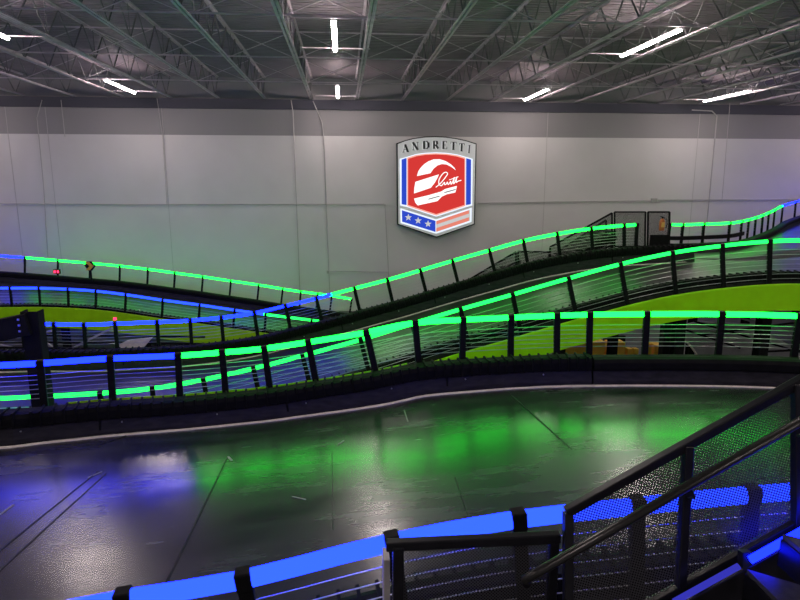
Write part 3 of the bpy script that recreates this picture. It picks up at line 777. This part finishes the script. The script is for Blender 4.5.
# ================================================================ STAIRS AND GATE BEHIND THE RAMP
def quad_panel(root, corners, perf='perffar', frame_w=.05, mf='black', name='mesh_panel', fname='frame', mids=()):
    a, b, c, d_ = corners           # top-left, top-right, bottom-right, bottom-left
    ux = (b - a); uy = (d_ - a); nrm = ux.cross(uy).normalized() * .004
    mb = MB(); mb.poly([a + nrm, b + nrm, c + nrm, d_ + nrm]); e = ux.normalized(); f = nrm.normalized().cross(e)
    mb.uv = [((q - a).dot(e), (q - a).dot(f)) for q in mb.v]
    mb.build(name, perf, root, fix=False)
    for p, q in ((a, b), (b, c), (c, d_), (d_, a)):
        MB().bar(p, q, frame_w, frame_w).build(fname, mf, root, bevel=0)
def far_stair():
    D = 19.4
    root = empty('staircase', (at(560, 265, D).x, at(560, 265, D).y, at(560, 285, D).z), 'black mesh-sided staircase climbing right behind the middle ramp', 'staircase')
    def q(x0, y0, x1, y1, h0, h1, dd=D): quad_panel(root, [at(x0, y0, dd), at(x1, y1, dd), at(x1, y1 + h1, dd), at(x0, y0 + h0, dd)], fname='railing_bar')
    q(458, 286, 516, 252, 10, 26)
    q(518, 251.5, 549, 252, 24, 24)
    q(550, 247, 612, 213, 26, 32)
    q(461, 291, 520, 260, 10, 26, D + 1.0)
    q(557, 252, 606, 220, 26, 30, D + 1.0)
    mb = MB()
    for k in range(12):
        a = at(552 + k * 5.4, 266 - k * 3.1, D); b = at(552 + k * 5.4, 266 - k * 3.1, D + 1.0)
        mb.obox((a + b) / 2, V((.13, 0, 0)), V((0, .55, 0)), V((0, 0, .02)))
    mb2 = MB()
    for k in range(9):
        a = at(470 + k * 5.2, 292 - k * 2.6, D); mb2.obox(a + V((0, .5, 0)), V((.13, 0, 0)), V((0, .55, 0)), V((0, 0, .02)))
    for k in range(0, 12):
        a = at(552 + k * 5.4, 266 - k * 3.1, D)
        MB().obox(a + V((0, .5, 0)), V((.13, 0, 0)), V((0, .55, 0)), V((0, 0, .02))).build('tread', 'black', root)
    for k in range(9):
        a = at(470 + k * 5.2, 292 - k * 2.6, D)
        MB().obox(a + V((0, .5, 0)), V((.13, 0, 0)), V((0, .55, 0)), V((0, 0, .02))).build('tread', 'black', root)
    for dd in (D, D + 1.0):
        MB().bar(at(550, 273, dd), at(616, 236, dd), .05, .22).build('stringer', 'black', root)
        MB().bar(at(462, 300, dd), at(520, 271, dd), .05, .22).build('stringer', 'black', root)
    a = at(534, 272, D); MB().box((a.x, a.y + .5, a.z), 1.05, 1.1, .06).build('landing', 'black', root)
    for x, y in ((520, 272), (548, 272), (612, 240)):
        p = at(x, y, D); MB().box((p.x, p.y, p.z / 2), .1, .1, p.z).build('leg', 'black', root)
    return root
far_stair()
g = empty('mesh_screen', (at(630, 248, 18.6).x, at(630, 248, 18.6).y, at(630, 248, 18.6).z), 'tall black framed mesh screen at the top of the far stairs', 'screen')
quad_panel(g, [at(614.5, 212, 18.6), at(645.5, 212, 18.6), at(645, 246.5, 18.6), at(614.5, 246.5, 18.6)], frame_w=.045, fname='frame_bar')
g = empty('mesh_gate', (at(660, 248, 18.5).x, at(660, 248, 18.5).y, at(660, 248, 18.5).z), 'black mesh gate panel with the fire extinguisher in front', 'gate')
quad_panel(g, [at(648, 212, 18.5), at(669.5, 212, 18.5), at(669, 248, 18.5), at(647.5, 248, 18.5)], frame_w=.05, fname='frame_bar')
a = at(659, 241, 18.4); MB().box((a.x, a.y, a.z), .58, .05, .38).build('kick_plate', 'black', g)
# fire extinguisher
p = at(661.5, 230.5, 18.40)
e = empty('fire_extinguisher', p, 'small red fire extinguisher hung on the mesh gate at upper right', 'fire extinguisher')
MB().lathe(p, [(.02, -.0), (.075, .0), (.08, .03), (.08, .27), (.06, .33), (.03, .36)], 14).build('tank', 'extred', e, smooth=True)
MB().lathe(p + V((0, 0, .36)), [(.028, 0), (.028, .05)], 8).build('valve', 'black', e)
MB().bar(p + V((-.09, -.02, .43)), p + V((.06, -.02, .40)), .03, .02).build('lever', 'black', e)
MB().tube([p + V((.03, -.03, .38)), p + V((.11, -.06, .34)), p + V((.12, -.07, .2)), p + V((.09, -.08, .08))], .013, 6).build('hose', 'black', e, smooth=True)
MB().box(p + V((-.01, -.083, .18)), .10, .012, .15).build('instruction_plate', 'extgold', e)
# chevron sign and red signal lamp
p = at(90, 266, 26.3); r = .20
e = empty('chevron_sign', p, 'small black and yellow diamond chevron sign pointing right on the rear fence', 'sign')
MB().prism([(p.x - r * 1.15, p.z + r * .15), (p.x - r * .5, p.z + r), (p.x + r * .4, p.z + r), (p.x + r * 1.2, p.z), (p.x + r * .4, p.z - r), (p.x - r * .5, p.z - r)], p.y - .01, p.y + .02).build('plate', 'black', e)
MB().prism([(p.x - r * 1.0, p.z + r * .9), (p.x - r * .1, p.z + r * .9), (p.x + r * .85, p.z), (p.x - r * .1, p.z - r * .9), (p.x - r * 1.0, p.z - r * .9), (p.x - r * .05, p.z)], p.y - .03, p.y - .012).build('arrow', 'yellow', e)
MB().bar(p + V((0, .04, -.7)), p + V((0, .04, .2)), .05, .05, V((0, 1, 0))).build('post', 'black', e)
p = at(57, 271.5, 26.0)
e = empty('signal_lamp', p, 'small red signal lamp on the rear fence left of the chevron sign', 'signal lamp')
MB().box(p, .26, .12, .20).build('housing', 'black', e, bevel=.01)
for s in (-1, 1): MB().box(p + V((s * .065, -.065, 0)), .08, .03, .11).build('lens', 'red', e, bevel=.01)
p = at(115, 320, 14.95)
tag(MB().box(p + V((0, 0, .03)), .06, .06, .06).build('marker_lamp', 'red'), 'tiny red marker on top of a post of the blue-lit middle fence', 'marker')

# ================================================================ FOREGROUND STAIR
st = empty('staircase', at(690, 640, 3.0), 'black stair with perforated railing at lower right, rising out of the right edge', 'staircase')
D1 = 3.0
TL, TR = at(566, 512, D1), at(930, 309, D1 + .02)
BL, BR = at(566, 653, D1), at(930, 449, D1 + .02)
mb = MB(); a, b, c, d_ = TL, TR, BR, BL; e1 = (b - a).normalized(); nr = (b - a).cross(d_ - a).normalized(); f1 = nr.cross(e1)
mb.poly([a, b, c, d_]); mb.uv = [((q - a).dot(e1), (q - a).dot(f1)) for q in mb.v]
mb.build('perforated_panel', 'perf', st, fix=False)
MB().bar(TL, TR, .05, .045).build('top_rail', 'blackgloss', st, bevel=.006)
MB().bar(BL, BR, .045, .06).build('bottom_rail', 'blackgloss', st, bevel=.006)
for x, yt, yb in ((568, 512, 720), (688, 446, 588), (797, 384, 528)):
    t, q = at(x, yt, D1), at(x - (8 if x < 750 and x > 600 else 0), yb, D1)
    MB().bar(t, q, .045, .045, V((0, 1, 0))).build('post', 'blackgloss', st, bevel=.005)
hr = MB().tube([at(527, 584, 2.82), at(524, 580, 2.80), at(540, 571, 2.80), at(930, 347, 2.82)], .022, 12).build('handrail', 'grip', st, smooth=True)
for x, y in ((690, 487), (800, 424)):
    sub(MB().tube([at(x, y, 2.81), at(x + 4, y + 10, 2.84), at(x - 2, y + 12, 2.98)], .008, 6), 'bracket', 'grip', hr)
# stringer, glowing tubes added as its blue reflection, and treads
s0, s1 = at(600, 652, 2.92), at(930, 472, 2.94)
MB().bar(s0 - V((0, 0, .165)), s1 - V((0, 0, .165)), .04, .36).build('stringer', 'blackgloss', st, bevel=.006)
M['stairreflect'] = emis('stair_blue_reflection', (.002, .006, 1), 14.0)  # blue rail light reflected on the stringer, put in as emission
M['stairreflectdim'] = emis('stair_blue_reflection_dim', (.08, .08, 1), .45)
MB().tube([at(750, 560, 2.90), at(930, 460, 2.90)], .019, 10).build('glow_tube', 'stairreflect', st, smooth=True)
MB().tube([at(674, 602, 2.90), at(739, 566, 2.90)], .015, 10).build('glow_tube', 'stairreflectdim', st, smooth=True)  # fainter left end of the painted blue reflection
MB().bar(at(745, 551, 2.93), at(745, 572, 2.93), .05, .04, V((0, 1, 0))).build('clamp', 'blackgloss', st)
for k in range(-2, 5):
    ox, oy = 747 + 36 * k, 569 - 35 * k
    P0 = at(ox, oy, 2.86); z = P0.z
    e1 = (atz(784, 580, at(747, 569, 2.86).z) - at(747, 569, 2.86)); e2 = (atz(780, 602, at(747, 569, 2.86).z) - at(747, 569, 2.86)).normalized()
    e1 = e1.normalized() * .21
    c = P0 + e1 / 2 + e2 * .5 - V((0, 0, .012))
    mb = MB(); mb.obox(c, e1 / 2, e2 * .5, V((0, 0, .012)))
    mb.build('tread', 'tread', st)
    MB().obox(P0 + e2 * .5 - V((0, 0, .095)), e1.normalized() * .006, e2 * .5, V((0, 0, .07))).build('riser', 'blackgloss', st)

# level perforated panel left of the stair
pn = empty('railing_panel', at(475, 640, 3.05), 'level perforated black railing panel at bottom centre, left of the stair', 'railing')
A_, B_ = at(392, 545, 3.05), at(556, 537, 3.10)
dn = V((0, 0, -.95))
mb = MB(); a, b, c, d_ = A_, B_, B_ + dn, A_ + dn; e1 = (b - a).normalized(); f1 = V((0, 0, -1))
mb.poly([a, b, c, d_]); mb.uv = [((q - a).dot(e1), (q - a).dot(f1)) for q in mb.v]
mb.build('perforated_panel', 'perf', pn, fix=False)
MB().bar(A_ - e1 * .03, B_ + e1 * .02, .05, .05).build('top_rail', 'blackgloss', pn, bevel=.006)
MB().bar(A_ + dn, B_ + dn, .05, .05).build('bottom_rail', 'blackgloss', pn, bevel=.006)
MB().bar(A_ + e1 * .03, A_ + e1 * .03 + dn, .055, .07, V((0, 1, 0))).build('post', 'blackgloss', pn, bevel=.005)
MB().bar(B_ - e1 * .01, B_ - e1 * .01 + dn, .05, .045, V((0, 1, 0))).build('post', 'blackgloss', pn, bevel=.005)
q = at(386, 552, 3.35)
tag(MB().box(q + V((0, 0, -.5)), .035, .12, .98).build('flat_post', 'conduit', bevel=.004), 'grey flat upright plate at the left end of the railing panel', 'post')
